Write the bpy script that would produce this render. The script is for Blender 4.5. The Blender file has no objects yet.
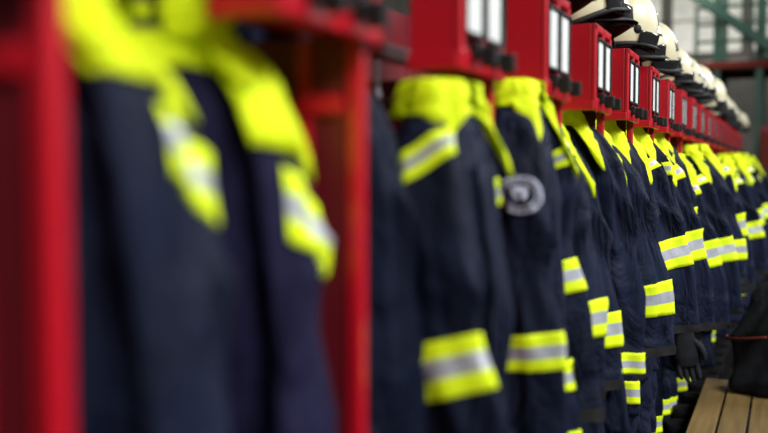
import bpy, bmesh, math, random
from mathutils import Vector, Matrix
random.seed(7)
scene=bpy.context.scene
scene.view_settings.view_transform='Standard'
COL=scene.collection
CAMZ=1.45
F=900.0
NL=21
def Zk(k): return 0.475+0.524*k

# ---------------- materials ----------------
def mat(name,col,rough=0.6,metal=0.0,emis=0.0,noise=None,bump=None,coat=0.0,spec=None,trans=0.0,bdist=.01):
    m=bpy.data.materials.new(name); m.use_nodes=True
    nt=m.node_tree; b=nt.nodes['Principled BSDF']
    b.inputs['Base Color'].default_value=(*col,1); b.inputs['Roughness'].default_value=rough
    b.inputs['Metallic'].default_value=metal
    if coat: b.inputs['Coat Weight'].default_value=coat
    if spec is not None: b.inputs['Specular IOR Level'].default_value=spec
    if trans: b.inputs['Transmission Weight'].default_value=trans
    if emis:
        b.inputs['Emission Color'].default_value=(*col,1); b.inputs['Emission Strength'].default_value=emis
    tc=nt.nodes.new('ShaderNodeTexCoord')
    if noise:
        sc,amt=noise
        n=nt.nodes.new('ShaderNodeTexNoise'); n.inputs['Scale'].default_value=sc; n.inputs['Detail'].default_value=5
        nt.links.new(tc.outputs['Object'],n.inputs['Vector'])
        r=nt.nodes.new('ShaderNodeValToRGB')
        r.color_ramp.elements[0].position=0.3; r.color_ramp.elements[1].position=0.7
        r.color_ramp.elements[0].color=(*[c*(1-amt) for c in col],1)
        r.color_ramp.elements[1].color=(*[min(1,c*(1+amt)) for c in col],1)
        nt.links.new(n.outputs['Fac'],r.inputs['Fac']); nt.links.new(r.outputs['Color'],b.inputs['Base Color'])
    if bump:
        sc,st=bump
        n=nt.nodes.new('ShaderNodeTexNoise'); n.inputs['Scale'].default_value=sc; n.inputs['Detail'].default_value=4
        n.inputs['Distortion'].default_value=.6
        mp=nt.nodes.new('ShaderNodeMapping'); mp.inputs['Scale'].default_value=(1,1,.45)
        nt.links.new(tc.outputs['Object'],mp.inputs['Vector']); nt.links.new(mp.outputs['Vector'],n.inputs['Vector'])
        bp=nt.nodes.new('ShaderNodeBump'); bp.inputs['Strength'].default_value=st; bp.inputs['Distance'].default_value=bdist
        nt.links.new(n.outputs['Fac'],bp.inputs['Height']); nt.links.new(bp.outputs['Normal'],b.inputs['Normal'])
    return m
NAVY=mat('navy_fabric',(0.0040,0.0074,0.0235),0.75,noise=(6,0.4),bump=(10,1.0),spec=0.18,bdist=.06)
NAVY2=mat('faded_navy_fabric',(0.010,0.009,0.032),0.8,noise=(5,0.3),bump=(10,1.0),spec=0.12,bdist=.05)
LINING=mat('dark_lining',(0.003,0.004,0.008),0.9)
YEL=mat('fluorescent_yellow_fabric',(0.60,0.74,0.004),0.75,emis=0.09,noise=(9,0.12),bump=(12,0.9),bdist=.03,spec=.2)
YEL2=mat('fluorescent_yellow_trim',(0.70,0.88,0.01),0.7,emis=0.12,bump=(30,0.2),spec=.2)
SILV=mat('silver_reflective_tape',(0.46,0.48,0.54),0.4,metal=0.2,noise=(40,0.15))
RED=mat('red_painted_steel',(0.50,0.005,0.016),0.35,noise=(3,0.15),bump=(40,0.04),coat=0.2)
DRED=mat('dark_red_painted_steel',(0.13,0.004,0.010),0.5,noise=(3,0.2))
BLACK=mat('black_rubber',(0.008,0.008,0.009),0.6,spec=.3)
BOOT=mat('matt_boot_rubber',(0.005,0.005,0.006),0.9,spec=.1,noise=(9,.3))
LEATH=mat('black_leather',(0.006,0.007,0.010),0.7,noise=(20,0.3),bump=(12,0.5),bdist=.02,spec=.2)
CREAM=mat('cream_helmet_paint',(0.55,0.51,0.34),0.38,noise=(4,0.14),coat=0.2)
PLATE=mat('white_name_plate',(0.76,0.78,0.76),0.35,noise=(8,0.08))
CHROME=mat('dull_steel',(0.45,0.45,0.47),0.3,metal=0.9)
VIS=mat('smoked_visor',(0.015,0.015,0.016),0.15)
CONC=mat('concrete_floor',(0.008,0.008,0.009),0.9,noise=(2,0.3),bump=(30,0.2),spec=.1)
GREYW=mat('grey_wall_paint',(0.20,0.195,0.175),0.8,noise=(1.2,0.35))
CEILM=mat('ceiling_sheet',(0.22,0.23,0.22),0.7,noise=(2,0.2))
GREEN=mat('green_painted_steel',(0.012,0.060,0.038),0.5,noise=(4,0.2))
STEELG=mat('grey_steel_beam',(0.28,0.27,0.24),0.5,noise=(4,0.2))
GLASSE=mat('bright_window_pane',(0.48,0.48,0.42),0.3,emis=0.8,noise=(2.5,.5))
ORANGE=mat('rust_red_trim',(0.13,0.018,0.012),0.8,spec=.2)
PALE=mat('emblem_white',(0.42,0.45,0.58),0.75)
def wood():
    m=bpy.data.materials.new('bench_wood'); m.use_nodes=True; nt=m.node_tree; b=nt.nodes['Principled BSDF']
    tc=nt.nodes.new('ShaderNodeTexCoord'); mp=nt.nodes.new('ShaderNodeMapping'); mp.inputs['Scale'].default_value=(18,1.2,18)
    n=nt.nodes.new('ShaderNodeTexNoise'); n.inputs['Scale'].default_value=2; n.inputs['Detail'].default_value=6
    r=nt.nodes.new('ShaderNodeValToRGB'); r.color_ramp.elements[0].position=.3; r.color_ramp.elements[1].position=.7
    r.color_ramp.elements[0].color=(0.10,0.06,0.016,1); r.color_ramp.elements[1].color=(0.19,0.12,0.036,1)
    nt.links.new(tc.outputs['Object'],mp.inputs['Vector']); nt.links.new(mp.outputs['Vector'],n.inputs['Vector'])
    nt.links.new(n.outputs['Fac'],r.inputs['Fac']); nt.links.new(r.outputs['Color'],b.inputs['Base Color'])
    b.inputs['Roughness'].default_value=0.6
    return m
WOOD=wood()

# ---------------- helpers ----------------
def newobj(name,me,parent=None,loc=(0,0,0),mats=()):
    o=bpy.data.objects.new(name,me); COL.objects.link(o); o.location=loc
    if me is not None:
        for m in mats:
            me.materials.append(m)
    if parent is not None: o.parent=parent
    return o
def empty(name,loc,label,cat,group=None,rot=0):
    o=bpy.data.objects.new(name,None); COL.objects.link(o); o.location=loc; o.rotation_euler=(0,0,rot)
    o.empty_display_size=0.05
    o['label']=label; o['category']=cat
    if group: o['group']=group
    return o
def grid(name,rows,closed,mats,parent=None,matrow=None,smooth=True,solid=0,cap=False,loc=(0,0,0)):
    nr=len(rows); nc=len(rows[0]); verts=[tuple(v) for r in rows for v in r]; faces=[]; mi=[]
    for i in range(nr-1):
        for j in range(nc if closed else nc-1):
            j2=(j+1)%nc
            faces.append((i*nc+j,i*nc+j2,(i+1)*nc+j2,(i+1)*nc+j)); mi.append(matrow(i,j) if matrow else 0)
    if cap:
        faces.append(tuple(range(nc))[::-1]); mi.append(0)
        faces.append(tuple((nr-1)*nc+j for j in range(nc))); mi.append(0)
    me=bpy.data.meshes.new(name); me.from_pydata(verts,[],faces)
    for p,m in zip(me.polygons,mi): p.material_index=m; p.use_smooth=smooth
    bm=bmesh.new(); bm.from_mesh(me); bmesh.ops.recalc_face_normals(bm,faces=bm.faces); bm.to_mesh(me); bm.free()
    o=newobj(name,me,parent,loc,mats)
    if solid:
        s=o.modifiers.new('sol','SOLIDIFY'); s.thickness=solid; s.offset=0
    return o
def boxmesh(name,boxes,bev=0.003):
    bm=bmesh.new()
    for b in boxes:
        x0,x1,y0,y1,z0,z1=b[:6]; mi=b[6] if len(b)>6 else 0
        t=bmesh.new(); r=bmesh.ops.create_cube(t,size=1)
        for v in t.verts: v.co=Vector(((x0+x1)/2+v.co.x*(x1-x0),(y0+y1)/2+v.co.y*(y1-y0),(z0+z1)/2+v.co.z*(z1-z0)))
        bb=min(bev,0.45*min(x1-x0,y1-y0,z1-z0))
        if bb>0: bmesh.ops.bevel(t,geom=t.edges[:],offset=bb,segments=2,profile=0.6,affect='EDGES')
        for f in t.faces: f.material_index=mi
        tm=bpy.data.meshes.new('t'); t.to_mesh(tm); t.free(); bm.from_mesh(tm); bpy.data.meshes.remove(tm)
    me=bpy.data.meshes.new(name); bm.to_mesh(me); bm.free(); return me
def boxobj(name,boxes,mats,parent=None,bev=0.003,loc=(0,0,0)):
    return newobj(name,boxmesh(name,boxes,bev),parent,loc,mats)
def lerp_table(tab,t):
    if t<=tab[0][0]: return tab[0][1:]
    for a,b in zip(tab,tab[1:]):
        if t<=b[0]:
            u=(t-a[0])/(b[0]-a[0]); u=u*u*(3-2*u)*0.35+u*0.65
            return [x+(y-x)*u for x,y in zip(a[1:],b[1:])]
    return tab[-1][1:]
def catmull(P,t):
    n=len(P)-1; x=t*n; i=min(int(x),n-1); u=x-i
    p0=P[max(i-1,0)];p1=P[i];p2=P[i+1];p3=P[min(i+2,n)]
    return 0.5*((2*p1)+(p2-p0)*u+(2*p0-5*p1+4*p2-p3)*u*u+(3*p1-p0-3*p2+p3)*u**3)

# ---------------- jacket ----------------
BT=[(0,-.02,.060,.045,0),(.04,-.045,.078,.052,0),(.10,-.090,.100,.062,.003),(.18,-.16,.122,.072,.006),
    (.28,-.245,.135,.078,.008),(.5,-.42,.145,.082,.01),(.75,-.63,.155,.088,.012),(1,-.84,.168,.095,.015)]
def ridge(x):
    return 1-2*abs(math.sin(x*.5))**.7
def make_jacket(P):
    rnd=random.Random(P['seed'])
    ph=[rnd.uniform(0,6.28) for _ in range(10)]
    L=P.get('len',1.0); W=P.get('wide',1.0); CY=P.get('ymat',YEL)
    def body(t,a,off=0):
        z,w,d,cx=lerp_table(BT,t); z*=L; w*=1+(W-1)*min(1,t*3)
        amp=.002+.027*t
        f=amp*(.7*math.sin(4*a+ph[0]+1.2*t)+1.1*ridge(7*a+ph[1]-2.0*t+.8*math.sin(5*t+ph[7]))+.4*math.sin(13*a+ph[2]+3*t))
        f+=.009*min(1,t*4)*ridge(12*t+ph[3]+2.8*math.sin(a+ph[4]))*(.5+.5*math.sin(2*a+ph[8]))
        ca,sa=math.cos(a),math.sin(a); e=2/2.3
        x=(d+f+off)*abs(ca)**e*(1 if ca>=0 else -1)
        y=(w+f+off)*abs(sa)**e*(1 if sa>=0 else -1)
        zz=z+ (.022*math.sin(2*a+ph[5])*t)
        cy=.03*t*math.sin(ph[9])
        return Vector((cx+x,y+cy,zz))
    AO=P.get('arm_out',{})
    swap=P.get('swap',False); fat=P.get('fat',1.0)
    def sleeve(s):
        ao=AO.get(s,0); af=P.get('arm_fwd',{}).get(s,0); LL=P.get('alen',{}).get(s,1.0)*L; sf=P.get('sh_fwd',{}).get(s,0)
        sp=[Vector(p) for p in [(0,.055*s,-.06),(.004+.5*sf,(.100+.4*min(0,ao))*s,-.105),(.008+sf,(.132+.1*ao+.6*min(0,ao))*s,-.20),(.012+(max(sf,.4*af) if sf>=0 else sf),(.148+.4*ao+.5*min(0,ao))*s,-.34*LL),(.016+(max(sf,.8*af) if sf>=0 else sf),(.158+.8*ao)*s,-.52*LL),(.02+af+min(0,sf),(.155+ao)*s,-.70*LL)]]
        rt=[(0,.040,.03),(.2,.062,.040),(.4,.070,.042),(.6,.068,.038),(.8,.068,.035),(1,.068,.033)]
        if swap: rt=[(0,.040,.03),(.2,.054,.048),(.4,.048,.062*fat),(.6,.042,.068*fat),(.8,.038,.070*fat),(1,.036,.070*fat)]
        q=ph[6]+s*1.7
        def fn(t,a,off=0):
            C=catmull(sp,t); T=(catmull(sp,min(1,t+.02))-catmull(sp,max(0,t-.02))).normalized()
            Fx=Vector((1,0,0)); Fx=(Fx-T*Fx.dot(T)).normalized(); S=T.cross(Fx).normalized()
            if S.y*s<0: S=-S
            rx,ry=lerp_table(rt,t)
            wr=.006*math.sin(3*a+q+2*t)+.008*ridge(5*a+q*2+3*t)
            wr+=(.002+.012*math.exp(-((t-.55)/.12)**2))*ridge(20*t+3.0*math.sin(a+q)+q)
            wr+=.003*ridge(29*t+3.6*math.sin(2*a+q))
            wr*=min(1,t*4)
            sw=.014*math.sin(5*t+q)*t
            return C+Fx*((rx+wr+off)*math.cos(a)+sw)+S*((ry+wr+off)*math.sin(a))
        return fn
    top=empty('firefighter_jacket',(0,0,0),P['label'],'jacket','firefighter jackets hanging in the locker row')
    N=64
    A=[2*math.pi*j/N for j in range(N)]
    fab=P.get('fab',NAVY)
    rows=[[body(0.0,a,-.012)+Vector((0,0,-.05)) for a in A]]
    T=[i/48 for i in range(49)]
    rows+=[[body(t,a) for a in A] for t in T]
    rows+=[[body(1,a,-.008) for a in A],[body(.9,a,-.012) for a in A]]
    grid('body',rows,True,[fab,LINING],top,matrow=lambda i,j:1 if (i>49 or i==0) else 0)
    rows=[[body(t,a,.006) for a in [(-.16+.32*j/6) for j in range(7)]] for t in [.13+.83*i/30 for i in range(31)]]
    grid('front_flap',rows,False,[P.get('fab2',fab)],top,solid=.005)
    for s in (-1,1):
        rows=[[body(t,s*(.42+.75*j/8),.009) for j in range(9)] for t in [.66+.05*i/4 for i in range(5)]]
        grid('pocket_flap',rows,False,[fab],top,solid=.005)
    ta=P.get('yoke',.15); amax=3.05
    def yl(a): return ta*(.65+.45*math.exp(-((abs(a)-1.57)/.6)**2))
    AA=[-amax+2*amax*j/60 for j in range(61)]
    rows=[[body(.02+(yl(a)-.02)*i/8,a,.005) for a in AA] for i in range(9)]
    grid('shoulder_yoke',rows,False,[CY],top,solid=.004)
    AA=[.22+(2*math.pi-.44)*j/90 for j in range(91)]
    clp=P.get('collar',.10); ang=P.get('cang',.9); cw=P.get('cwid',.50)
    if not isinstance(clp,dict): clp={-1:clp,1:clp}
    cm=max(clp.values())
    def tl(a):
        b=((a+math.pi)%(2*math.pi)-math.pi); cl=clp[1 if b>0 else -1]; b=abs(b)
        u=(b-ang)/(cw if b>ang else cw*.7)
        return .030+cl*max(0,1-abs(u))
    rows=[[body(0,a,-.012)+Vector((0,0,-.03)) for a in AA],[body(0,a,-.003)+Vector((0,0,.01)) for a in AA],
          [body(0,a,.003)+Vector((0,0,.034)) for a in AA],[body(.01,a,.010)+Vector((0,0,.035)) for a in AA]]
    for i in range(1,11):
        u=i/10
        rows.append([body(.01+(tl(a)-.01)*u,a,.014+.030*u*(tl(a)-.030)/max(.01,cm)+.007*math.sin(3*a+ph[1])*u+.005*ridge(6*a+9*u))+Vector((0,0,.022*(1-u))) for a in AA])
    grid('collar',rows,False,[CY],top,solid=.0035)
    rows=[[Vector((-.035,(.018+.003*math.cos(c))*math.cos(b),.045*math.sin(b)+.003*math.sin(c))) for c in [k*math.pi/3 for k in range(6)]] for b in [math.pi*i/10 for i in range(11)]]
    grid('hanging_loop',rows,True,[BLACK],top)
    def band3(name,fn,t0,t1,parent,off=.004,a0=None,a1=None,sl=0,n_a=32):
        n=9
        if a0 is None: AB=[2*math.pi*j/n_a for j in range(n_a)]; closed=True; sh=lambda a:sl*math.sin(a)
        else: AB=[a0+(a1-a0)*j/20 for j in range(21)]; closed=False; sh=lambda a:sl*(a-(a0+a1)/2)
        rows=[[fn(t0+sh(a)+(t1-t0)*i/n,a,off) for a in AB] for i in range(n+1)]
        rows=[[fn(t0+sh(a),a,0.0) for a in AB]]+rows+[[fn(t1+sh(a),a,0.0) for a in AB]]
        return grid(name,rows,closed,[YEL2,SILV],parent,matrow=lambda i,j:1 if 4<=i<=6 else 0)
    for bb in P.get('body_bands',[]):
        band3('reflective_band',body,bb[0],bb[1],top,.005,*bb[2:],n_a=64)
    for s in (-1,1):
        fn=sleeve(s)
        M=32; SA=[2*math.pi*j/M for j in range(M)]
        rows=[[fn(i/54,a) for a in SA] for i in range(55)]
        rows+=[[fn(1,a,-.008) for a in SA],[fn(.93,a,-.014) for a in SA],[fn(.92,a,-.028) for a in SA]]
        sl=grid('sleeve',rows,True,[fab,LINING],top,matrow=lambda i,j:1 if i>=54 else 0)
        ye=P.get('sy_end',.27)
        if isinstance(ye,dict): ye=ye[s]
        if ye:
            a0,a1=P.get('sy_a',(-3.1,3.1)); ysl=P.get('sy_sl',0)
            SB=[a0+(a1-a0)*j/30 for j in range(31)]
            rows=[[fn(.02+(ye+ysl*(a-(a0+a1)/2)-.02)*i/9,a,.004) for a in SB] for i in range(10)]
            grid('shoulder_patch',rows,False,[YEL],sl,solid=.003)
        bands=P.get('arm_bands',[(.28,.38),(.78,.89)])
        if isinstance(bands,dict): bands=bands[s]
        for bb in bands:
            band3('reflective_band',fn,bb[0],bb[1],sl,.004,*bb[2:])
        rows=[[fn(.955+.045*i/3,a,.003) for a in SA] for i in range(4)]
        grid('cuff',rows,True,[BLACK],sl)
        if P.get('emblem') and s==P['emblem'][2]:
            te,ae=P['emblem'][:2]; R=.035
            rows=[]
            for i in range(17):
                r=i/16*R+.0005
                rows.append([fn(te-r*math.sin(b)/.72,ae+r*math.cos(b)/.058,.009) for b in [2*math.pi*j/48 for j in range(48)]])
            def em(i,j):
                # pale rim, dark ring with pale ticks, pale rim, navy field with a pale shield
                b=2*math.pi*(j+.5)/48; r=(i+.5)/16; x=r*math.cos(b); y=r*math.sin(b)
                if i>=14: return 0
                if i>=11: return 0 if j%3==0 else 1
                if i>=10: return 0
                w=.34 if y>-.05 else .34*(1+(y+.05)/.45)
                if abs(x)<w and -.48<y<.40: return 1 if (abs(x)<.07 and y<.12) else 0
                return 1
            grid('emblem_patch',rows,True,[PALE,NAVY2],sl,matrow=em)
    return top
def copy_tree(src):
    def rec(o,par):
        c=o.copy(); COL.objects.link(c)
        if par is not None:
            c.parent=par; c.matrix_parent_inverse=o.matrix_parent_inverse.copy()
        for ch in o.children: rec(ch,c)
        return c
    return rec(src,None)

lab='dark navy firefighter jacket, yellow collar, reflective bands, in red locker'
UB=(.6,2.7,.03)
specs=[ # Z, x, yaw, dz, params
 (.605,-.625,-74,.02,dict(seed=1,arm_bands=[(.31,.42,1.05,3.0,.05),(.92,.98)],sy_end=.24,sy_a=(.1,3.0),sy_sl=.04,yoke=.09,collar=.06)),
 (.830,-.645,-70,.03,dict(seed=2,arm_bands=[(.42,.54,.6,3.0,.04),(.94,.99)],sy_end=.37,sy_a=(.0,3.0),sy_sl=.03,fab2=NAVY2,fab=NAVY2,yoke=.11,collar=.09)),
 (1.13,-.680,-82,.045,dict(seed=21,swap=True,arm_bands=[(.92,.98)],sy_end=0,yoke=.05,collar=.05,ymat=NAVY,label='plain dark navy firefighter jacket hung in red locker')),
 (1.325,-.495,-8,-.03,dict(seed=3,arm_bands={-1:[(.17,.27,.0,2.1,.05),(.63,.715)],1:[(.27,.36),(.90,.98)]},yoke=.02,sy_end=0,collar={-1:.05,1:.13},cang=.8,cwid=.6,arm_fwd={1:.02,-1:.12},arm_out={-1:-.025,1:-.035},sh_fwd={-1:.035,1:-.025},wide=.86)),
 (1.765,-.500,-2,.01,dict(seed=5,arm_bands={-1:[(.74,.81)],1:[(.24,.32),(.62,.70)]},emblem=(.425,1.28,-1),collar={-1:.11,1:.19},cang=.75,cwid=.5,yoke=.03,sy_end=0,arm_fwd={1:.06,-1:.07},sh_fwd={-1:.035,1:.02},body_bands=[(.66,.73),(.84,.90)],label='dark navy firefighter jacket with round sleeve emblem and yellow collar')),
 (2.01,-.600,-60,.01,dict(seed=6,swap=True,fat=1.1,arm_bands=[(.24,.31)+UB,(.74,.83)],collar=.19,cwid=.6,yoke=.05,sy_end=0,arm_out={1:.015},body_bands=[(.62,.69),(.88,.95)])),
 (2.24,-.595,-44,-.03,dict(seed=7,swap=True,fat=1.1,arm_bands=[(.78,.87)],collar=.20,cwid=.6,yoke=.05,sy_end=0,arm_out={1:.03},wide=1.1,body_bands=[(.70,.78)])),
 (2.47,-.590,-76,.01,dict(seed=8,swap=True,arm_bands=[(.92,.99)],collar=.16,cwid=.6,yoke=.05,sy_end=0,arm_out={1:.02},len=1.03)),
 (2.72,-.580,-62,-.02,dict(seed=9,swap=True,fat=1.28,arm_bands=[(.76,.86)],collar=.20,cwid=.6,yoke=.04,sy_end=0,arm_out={1:.06},wide=1.2,body_bands=[(.66,.73),(.88,.95)])),
 (2.98,-.585,-80,0,dict(seed=10,swap=True,arm_bands=[(.90,.98)],yoke=.05,sy_end=0,arm_out={1:.02},collar=.15,cwid=.6)),
 (3.24,-.570,-64,-.03,dict(seed=11,swap=True,fat=1.25,arm_bands=[(.20,.28),(.64,.75)],yoke=.04,arm_out={1:.08},sy_end=0,collar=.18,cwid=.6,wide=1.1,body_bands=[(.78,.85)])),
 (3.49,-.575,-76,.01,dict(seed=12,swap=True,arm_bands=[(.34,.42)+UB,(.80,.89)],yoke=.05,sy_end=0,body_bands=[(.84,.92)],arm_out={1:.04},len=1.05,collar=.14,cwid=.6)),
 (3.76,-.555,-62,-.04,dict(seed=13,swap=True,fat=1.2,arm_bands=[(.24,.35),(.60,.72)],yoke=.05,sy_end=0,body_bands=[(.70,.78)],arm_out={1:.09},len=1.1,wide=1.2,collar=.17,cwid=.6)),
 (4.01,-.560,-72,0,dict(seed=14,swap=True,arm_bands=[(.54,.64),(.84,.93)],yoke=.05,sy_end=0,arm_out={1:.06},len=1.12,wide=1.15,collar=.15,cwid=.6,body_bands=[(.50,.58)])),
]
JJ=[]
for (Z,x,yaw,dz,p) in specs:
    q=dict(label=lab); q.update(p); o=make_jacket(q); o.location=(x,Z,CAMZ+.150+dz); o.rotation_euler=(0,0,math.radians(yaw))
    if p['seed']!=21: JJ.append(o)
order=[11,9,12,7,11,10,12,8,9,12,11,5]; n=0
for k in range(8,NL):
    for h in (.14,.39):
        c=copy_tree(JJ[order[n%12]]); n+=1
        c.location=(-.545+.12*min(1,(k-8)/6)+random.uniform(-.04,.06),Zk(k-1)+h,CAMZ+.115+random.uniform(-.10,.015))
        c.rotation_euler=(0,0,math.radians(-64+random.uniform(-16,20)))
        s=random.uniform(1.0,1.14); c.scale=(.95,1.14,s)

# ---------------- locker ----------------
ZT=.372
def make_locker(k):
    y1=Zk(k); y0=y1-.524
    top=empty('open_locker',(-.6,y1-.262,0),'open red steel locker with name plates and helmet shelf','locker','red lockers in the row')
    def B(name,bx,mats,bev=.003,parent=top):
        bx=[(b[0]+.6,b[1]+.6,b[2]-(y1-.262),b[3]-(y1-.262),b[4],b[5],*(b[6:])) for b in bx]
        return boxobj(name,bx,mats,parent,bev)
    zb=CAMZ+.160; zt=CAMZ+ZT
    B('front_post',[(-.487,-.467,y1-.020,y1,0,zb)],[RED],.004)
    B('rear_post',[(-.556,-.535,y1-.020,y1,0,zb)],[RED],.004)
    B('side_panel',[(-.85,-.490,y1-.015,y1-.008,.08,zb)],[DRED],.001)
    B('cross_rail',[(-.85,-.491,y1-.024,y1-.001,CAMZ+.065,CAMZ+.09)],[RED])
    B('cross_rail',[(-.85,-.491,y1-.022,y1-.003,.1,.13)],[RED])
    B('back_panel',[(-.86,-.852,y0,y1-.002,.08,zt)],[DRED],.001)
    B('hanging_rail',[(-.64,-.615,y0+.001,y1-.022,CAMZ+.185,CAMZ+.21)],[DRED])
    B('top_rail',[(-.53,-.515,y0+.001,y1-.002,zt-.02,zt)],[RED])
    B('top_rail',[(-.64,-.625,y0+.001,y1-.002,zt-.02,zt)],[RED])
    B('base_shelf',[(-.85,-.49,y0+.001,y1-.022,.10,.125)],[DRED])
    B('helmet_box',[(-.535,-.462,y1-.225,y1-.002,zb,zt),(-.462,-.448,y1-.230,y1,zb-.010,zb+.022),(-.462,-.45,y1-.228,y1,zt-.018,zt),
        (-.462,-.45,y1-.228,y1-.208,zb,zt),(-.462,-.45,y1-.018,y1,zb,zt),(-.462,-.45,y1-.122,y1-.106,zb,zt),(-.535,-.452,y1-.238,y1-.225,zb-.010,zb+.014)],[RED],.003)
    for yy in (y1-.207,y1-.104):
        B('name_plate',[(-.461,-.451,yy,yy+.086,zb+.050,zt-.036,1),(-.453,-.446,yy-.003,yy+.089,zt-.039,zt-.033,0),(-.453,-.446,yy-.003,yy+.089,zb+.046,zb+.052,0),
           (-.453,-.446,yy-.003,yy+.002,zb+.046,zt-.033,0),(-.453,-.446,yy+.084,yy+.089,zb+.046,zt-.033,0)],[BLACK,PLATE],.001)
        B('latch',[(-.455,-.435,yy+.022,yy+.058,zb+.010,zb+.036),(-.437,-.412,yy+.032,yy+.048,zb-.002,zb+.030)],[BLACK],.004)
    for dy in (-.13,.12):
        me_rows=[]
        for i in range(13):
            b=i/12
            if b<.4: c=Vector((0,0,.045-.1*b/.4*.6))
            else:
                an=(b-.4)/.6*math.pi; c=Vector((.018-.018*math.cos(an),0,-.015-.018*math.sin(an)))
            me_rows.append([c+Vector((.004*math.cos(q),.004*math.sin(q),.001*math.cos(q))) for q in [n*math.pi/4 for n in range(8)]])
        grid('coat_hook',me_rows,True,[CHROME],top,cap=True,loc=(.6-.6275,dy,CAMZ+.145))
    return top
lockers={}
lockers[3]=make_locker(3)
for k in list(range(0,3))+list(range(4,NL)):
    c=copy_tree(lockers[3]); c.location=(-.6,Zk(k)-.262+(.022 if k==0 else 0),0); lockers[k]=c
for k in range(0,5):
    for ch in list(lockers[k].children):
        if ch.name.startswith('top_rail'): bpy.data.objects.remove(ch)

# ---------------- helmets ----------------
def make_helmet():
    top=empty('firefighter_helmet',(0,0,0),'cream firefighter helmet with dark visor resting on red locker','helmet','firefighter helmets on the lockers')
    def sh(el,az,off=0):
        r=math.cos(el)**.85; x=(.148+off)*r*math.cos(az); y=(.125+off)*r*math.sin(az); z=(.155+off)*math.sin(el)
        z+=.014*math.exp(-(y/.02)**2)*max(0,math.sin(el))**.5
        return Vector((x,y,z+.065))
    N=40; A=[2*math.pi*j/N for j in range(N)]
    def low(a):
        c=math.cos(a); return math.radians(-6 if c>.5 else (-6-12*min(1,(.5-c)/1.0)))
    rows=[[sh(math.radians(89.5)+(low(a)-math.radians(89.5))*i/22,a) for a in A] for i in range(23)]
    grid('shell',rows,True,[CREAM],top,solid=.005)
    rows=[[sh(low(a),a,.001)+Vector((0,0,.009)) for a in A],[sh(low(a),a,.005)+Vector((0,0,.008)) for a in A],[sh(low(a),a,.010+.024*max(0,math.cos(a))**2)+Vector((0,0,-.006)) for a in A],[sh(low(a),a,-.004)+Vector((0,0,-.006)) for a in A]]
    grid('brim_trim',rows,True,[BLACK],top)
    rows=[[sh(low(a),a,-.006)+Vector((0,0,-.004)) for a in A],[sh(low(a),a,-.03)+Vector((0,0,.01)) for a in A],[sh(low(a),a,-.11)+Vector((0,0,.05)) for a in A]]
    grid('inner_padding',rows,True,[BLACK],top)
    VA=[-1.15+2.3*j/20 for j in range(21)]
    rows=[[sh(.16,a,.008)+Vector((.002,0,.004-.070*i/6*(1-.25*(a/1.15)**2))) for a in VA] for i in range(7)]
    grid('visor',rows,False,[VIS],top,solid=.003)
    NA=[math.pi-1.5+3.0*j/24 for j in range(25)]
    rows=[[sh(low(a),a,-.004+.010*i/5+.003*math.sin(a*12)*i/5)+Vector((0,0,-.004-.034*i/5)) for a in NA] for i in range(6)]
    grid('neck_guard',rows,False,[LEATH],top,solid=.004)
    rows=[[sh(math.radians(22+18*i/5),a,.004) for a in [-.14+.28*j/6 for j in range(7)]] for i in range(6)]
    grid('front_badge',rows,False,[CHROME],top,solid=.002)
    for s in (-1,1):
        rows=[]
        for r,dy in ((.0005,.010),(.014,.010),(.017,.005),(.017,-.006)):
            rows.append([Vector((.05+r*math.cos(b),s*(.112+dy),.095+r*math.sin(b))) for b in [2*math.pi*n/18 for n in range(18)]])
        grid('visor_pivot',rows,True,[BLACK],top)
    return top
H=make_helmet()
slots=[(k,-.123) for k in range(1,NL)]+[(k,-.385) for k in range(5,NL)]
for i,(k,h) in enumerate(slots):
    c=H if i==0 else copy_tree(H)
    c.location=(-.56+random.uniform(-.04,.04),Zk(k)+h+random.uniform(-.015,.015),CAMZ+ZT+.036)
    c.rotation_euler=(math.radians(random.uniform(2,13)),math.radians(random.uniform(-8,16)),math.radians(random.uniform(-40,30)))
    s=random.uniform(.88,.97); c.scale=(s*.95,s*.9,s*1.03)

# ---------------- trousers ----------------
def make_trousers(seed):
    rnd=random.Random(seed); q=rnd.uniform(0,6)
    top=empty('firefighter_trousers',(0,0,0),'dark navy firefighter trousers with reflective ankle bands in red locker','trousers','firefighter trousers in the lockers')
    N=32; A=[2*math.pi*j/N for j in range(N)]
    rows=[]
    for i in range(10):
        u=i/9
        rows.append([Vector(((.045+.012*u+.004*math.sin(5*a+q))*math.cos(a),(.15+.01*u+.005*math.sin(7*a+q))*math.sin(a),-.24*u)) for a in A])
    rows.insert(0,[v*0.97+Vector((0,0,-.02)) for v in rows[0]])
    grid('waist',rows,True,[NAVY,LINING],top,matrow=lambda i,j:1 if i==0 else 0)
    for s in (-1,1):
        def leg(t,a,off=0):
            w=.004*math.sin(4*a+q+s)+.004*math.sin(30*t+2*math.sin(a+q))
            return Vector(((.055-.004*t+w+off)*math.cos(a)+.01*t,s*.080+(.068-.003*t+w+off)*math.sin(a),-.20-.66*t))
        rows=[[leg(i/30,a) for a in A] for i in range(31)]+[[leg(.97,a,-.012) for a in A]]
        lg=grid('trouser_leg',rows,True,[NAVY],top)
        for t0,t1 in ((.50,.60),):
            n=9; rows=[[leg(t0+(t1-t0)*i/n,a,.004) for a in A] for i in range(n+1)]
            grid('reflective_band',rows,True,[YEL2,SILV],lg,matrow=lambda i,j:1 if 3<=i<=5 else 0,solid=.001)
    return top
T0=make_trousers(3)
for k in range(4,NL):
    for h in (-.39,-.13):
        c=T0 if (k==4 and h<-.2) else copy_tree(T0)
        c.location=(-.56+.1*min(1,max(0,(k-8)/6))+random.uniform(-.03,.03),Zk(k)+h+random.uniform(-.02,.02),.98+random.uniform(-.06,.03))
        c.rotation_euler=(0,0,math.radians(-78+random.uniform(-8,8)))

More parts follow.
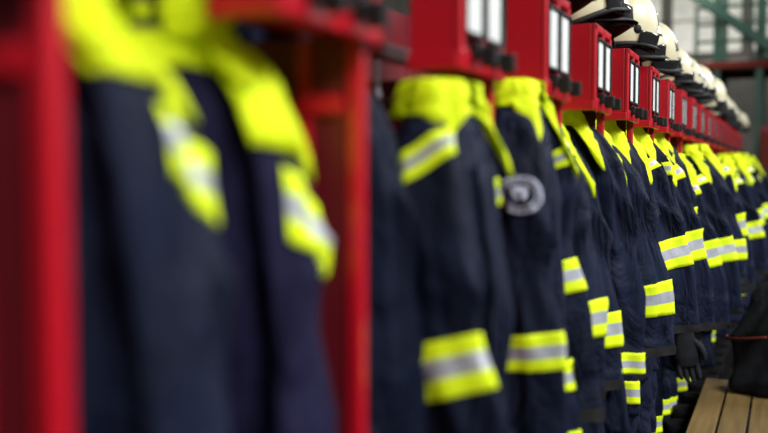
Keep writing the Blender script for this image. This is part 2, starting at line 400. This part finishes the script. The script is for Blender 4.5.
# ---------------- boots ----------------
def make_boot():
    top=empty('rubber_boot',(0,0,0),'black rubber firefighter boot standing in front of red locker','boot','boots under the lockers')
    rows=[]; N=20; A=[2*math.pi*j/N for j in range(N)]
    prof=[(0.0,.045,.130,.052),(.015,.045,.140,.055),(.05,.042,.132,.052),(.085,.020,.100,.048),(.12,.0,.070,.046),(.2,-.008,.060,.048),(.30,-.008,.064,.056),(.36,-.006,.068,.062)]
    for z,cx,rx,ry in prof: rows.append([Vector((cx+rx*math.cos(a),ry*math.sin(a)*(1-.15*math.cos(a)),z)) for a in A])
    rows.append([Vector((-.006+.060*math.cos(a),.054*math.sin(a),.355)) for a in A]); rows.append([Vector((-.006+.050*math.cos(a),.044*math.sin(a),.2)) for a in A])
    grid('boot_upper',rows,True,[BOOT],top,cap=True)
    rows=[[Vector((.045+(.143)*math.cos(a),.057*math.sin(a)*(1-.15*math.cos(a)),z)) for a in A] for z in (0,.02)]
    grid('sole',rows,True,[BOOT],top,cap=True)
    return top
B0=make_boot(); first=True
for k in range(5,16):
    for h in (-.42,-.16):
        c=B0 if first else copy_tree(B0); first=False
        c.location=(-.36+random.uniform(-.02,.02),Zk(k)+h+.02,0.001); c.rotation_euler=(0,0,math.radians(random.uniform(-8,8)))

# ---------------- glove ----------------
def make_glove():
    top=empty('work_glove',(0,0,0),'black leather firefighter glove hanging below a jacket','glove','black gloves')
    def tube(pts,rad,flat=1.0,n=12,name='x',m=LEATH,par=top):
        P=[Vector(p) for p in pts]; rows=[]; R=len(P)*4
        for i in range(R+1):
            t=i/R; c=catmull(P,t); x=t*(len(rad)-1); a=min(int(x),len(rad)-2); r=rad[a]+(rad[a+1]-rad[a])*(x-a)
            T=(catmull(P,min(1,t+.05))-catmull(P,max(0,t-.05))).normalized()
            X=Vector((1,0,0)); X=(X-T*X.dot(T)).normalized(); Y=T.cross(X)
            rows.append([c+X*(r*flat*math.cos(b))+Y*(r*math.sin(b)) for b in [2*math.pi*k/n for k in range(n)]])
        return grid(name,rows,True,[m],par,cap=True)
    tube([(0,0,.0),(0,0,-.05),(.004,0,-.10),(.008,0,-.145),(.012,0,-.185)],[.048,.040,.045,.050,.040],.5,20,'palm')
    tube([(0,0,.03),(0,0,-.04)],[.056,.046],.55,20,'gauntlet_cuff',BLACK)
    for yy,l in ((-.033,.060),(-.011,.075),(.011,.080),(.033,.070)):
        tube([(.01,yy*.9,-.165),(.014,yy*1.1,-.165-l*.4),(.024,yy*1.15,-.165-l*.75),(.036,yy*1.1,-.165-l)],[.0125,.0125,.0115,.006],1,10,'finger')
    tube([(.006,.03,-.085),(.014,.056,-.115),(.024,.066,-.145),(.032,.064,-.165)],[.015,.014,.012,.007],1,10,'thumb')
    boxobj('hanging_strap',[(-.003,.003,-.008,.008,.02,.16)],[BLACK],top,.001)
    return top
G=make_glove(); G.location=(-.36,Zk(6)+.1,CAMZ-.60); G.rotation_euler=(0.1,0,math.radians(-60))
g=copy_tree(G); g.location=(-.335,Zk(6)+.26,CAMZ-.62); g.rotation_euler=(-.1,.05,math.radians(-110))

# ---------------- bench ----------------
bench=empty('wooden_bench',(-.125,3.55,0),'brown slatted wooden bench in front of the lockers','bench')
bx=[]
for i in range(4):
    x0=-.20+i*.108; bx.append((x0,x0+.098,-.95,.97,.42,.45))
boxobj('seat',bx,[WOOD],bench,.004)
for yy in (-.75,0,.7):
    for xx in (-.17,.19):
        boxobj('leg',[(xx-.02,xx+.02,yy-.02,yy+.02,0,.395)],[BLACK],bench,.003)
    boxobj('cross_bar',[(-.19,.22,yy-.015,yy+.015,.395,.42)],[BLACK],bench,.003)

bag=empty('duffel_bag',(.04,4.33,.45),'slouched black cloth duffel bag with rust red strap on bench','bag')
N=48; A=[2*math.pi*j/N for j in range(N)]
rows=[]
prof=[(0,.85),(.04,.97),(.2,1.0),(.45,.96),(.65,.88),(.8,.74),(.9,.55),(.97,.3),(1,.05)]
for i in range(31):
    u=i/30; w=lerp_table(prof,u)[0]
    row=[]
    for a in A:
        f=.014*ridge(5*a+4*u)+.010*math.sin(9*a-9*u+1)+.012*ridge(14*u+2*math.sin(a))
        f*=min(1,w*2)
        row.append(Vector(((.265*w+f)*abs(math.cos(a))**.8*(1 if math.cos(a)>0 else -1)+.04*u,(.16*w+f)*math.sin(a),.53*u+.02*math.sin(3*a)*u)))
    rows.append(row)
grid('bag_body',rows,True,[LEATH],bag,cap=True)
rows=[]
for n_ in range(17):
    a=math.pi*1.0+1.35*n_/16-.15
    rows.append([Vector((.268*math.cos(a),.180*math.sin(a),.27+.03*math.sin(a*1.5)+q_*.005)) for q_ in (-1,1)])
grid('carry_strap',rows,False,[ORANGE],bag,solid=.006)

# ---------------- hall ----------------
def struct(name,bx,mats,bev=0):
    o=boxobj(name,bx,mats,None,bev); o['kind']='structure'; return o
YE=24
struct('floor',[(-9,5,-3,YE,-.1,0)],[CONC])
struct('ceiling',[(-9,5,-3,YE,6.5,6.6)]+[(-9,5,-3+i*.5,-3+i*.5+.12,6.44,6.5) for i in range(54)],[CEILM])
struct('wall_left',[(-9.1,-9,-3,YE,0,6.5)],[GREYW])
struct('wall_right',[(5,5.1,-3,YE,0,6.5)],[GREYW])
struct('wall_back',[(-9,5,YE,YE+.1,0,6.5)],[GREYW])
struct('wall_front',[(-9,5,-3.1,-3,0,6.5)],[GREYW])
n=1
for x0 in (-4.6,-2.7,-.8):
    struct('window_%d'%n,[(x0,x0+1.65,YE-.06,YE-.03,4.3,6.0,1)]+[(x0+i*.55-.015,x0+i*.55+.015,YE-.1,YE-.05,4.3,6.0,0) for i in range(4)]+[(x0,x0+1.65,YE-.1,YE-.05,z,z+.04,0) for z in (4.3,5.12,5.94)],[STEELG,GLASSE]); n+=1
for i,yy in enumerate((4,7,10,13,16,19,22)):
    b=[(-9,5,yy-.08,yy+.08,5.7,5.82),(-9,5,yy-.06,yy+.06,6.34,6.44)]
    for j in range(28):
        x=-9+j*.5; b.append((x-.03,x+.03,yy-.03,yy+.03,5.82,6.34))
    struct('trim_%d'%(i+1),b,[STEELG])
gf=empty('steel_mezzanine',(-1.2,18,0),'green painted steel mezzanine with railing and thin red beams','steel structure')
for x in (-2.2,.05,.75,1.5):
    for y in (-1,1): boxobj('column',[(x-.06,x+.06,y-.06,y+.06,0,4.9)],[GREEN],gf,.005)
for y0_,z_ in ((-1.1,3.2),(.95,3.2)):
    boxobj('deck_beam',[(-2.3,1.6,y0_,y0_+.12,z_,z_+.12)],[ORANGE],gf,.005)
boxobj('deck',[(-2.3,1.6,-1.0,1.0,3.32,3.36)],[STEELG],gf,.005)
for z in (3.65,3.95,4.25):
    boxobj('railing_bar',[(-.3,1.6,-1.08,-1.04,z,z+.05)],[GREEN],gf,.003)
for i in range(5):
    x=-.3+i*.45; boxobj('baluster',[(x,x+.04,-1.08,-1.04,3.32,4.3)],[GREEN],gf,.003)
for yy in (-1.6,-1.25):
    o=boxobj('stair_stringer',[(-1.9,1.9,-.03,.03,-.07,.07)],[GREEN],gf,.003); o.location=(.9,yy,3.5); o.rotation_euler=(0,math.radians(38),0)
for i in range(9):
    t=-1.6+i*.4; boxobj('stair_tread',[(.9+t*.79-.13,.9+t*.79+.13,-1.58,-1.28,3.5-t*.615-.015,3.5-t*.615+.015)],[STEELG],gf,.003)
fc=empty('storage_cabinet',(-.02,14.95,0),'tall red steel storage cabinet at end of locker row','cabinet')
boxobj('cabinet_body',[(-.35,.45,-.2,.3,0,2.1)],[DRED],fc,.01)
for s in (-1,1):
    d=boxobj('door',[(.05+s*.195-.185,.05+s*.195+.185,-.22,-.2,.06,2.0)],[ORANGE],fc,.005)
    boxobj('handle',[(.05+s*.05-.01,.05+s*.05+.01,-.245,-.22,.95,1.1)],[CHROME],d,.004)

# ---------------- lights ----------------
def area(name,loc,target,sx,sy,e,col=(1,1,1)):
    l=bpy.data.lights.new(name,'AREA'); l.shape='RECTANGLE'; l.size=sx; l.size_y=sy; l.energy=e; l.color=col
    o=bpy.data.objects.new(name,l); COL.objects.link(o); o.location=loc
    o.rotation_euler=(Vector(target)-Vector(loc)).to_track_quat('-Z','Y').to_euler(); return o
area('added_soft_light',(2.2,-1.0,3.6),(-.5,1.2,1.2),1.6,.8,140,(1,.99,.96))  # added area lamps, no fixtures; those on the right stand in for window light
area('added_soft_light',(2.2,2.8,4.2),(-.5,3.2,1.0),1.6,.8,225,(.97,.98,1))
area('added_soft_light',(2.6,7,4.0),(-.5,8,1.0),3,1.2,235,(.97,.98,1))
area('added_soft_light',(2.0,12.5,4.5),(-1,14,1.5),3,2,120,(.97,.98,1))
area('added_soft_light',(-3.0,16,5.3),(-2,20,4.8),3,2,200,(1,.96,.90))  # added lamp without a fixture, aimed at the far end of the hall
w=bpy.data.worlds.new('World'); scene.world=w; w.use_nodes=True
w.node_tree.nodes['Background'].inputs['Color'].default_value=(.6,.7,.8,1); w.node_tree.nodes['Background'].inputs['Strength'].default_value=.4

# ---------------- camera ----------------
cd=bpy.data.cameras.new('camera'); cam=bpy.data.objects.new('camera',cd); COL.objects.link(cam)
cd.sensor_width=36; cd.lens=F/768*36; cd.clip_start=.02
cam.location=(0,0,CAMZ)
cam.rotation_euler=(math.radians(90-3.05),0,math.atan(401/F))
cd.dof.use_dof=True; cd.dof.focus_distance=3.0; cd.dof.aperture_fstop=1.4
scene.camera=cam
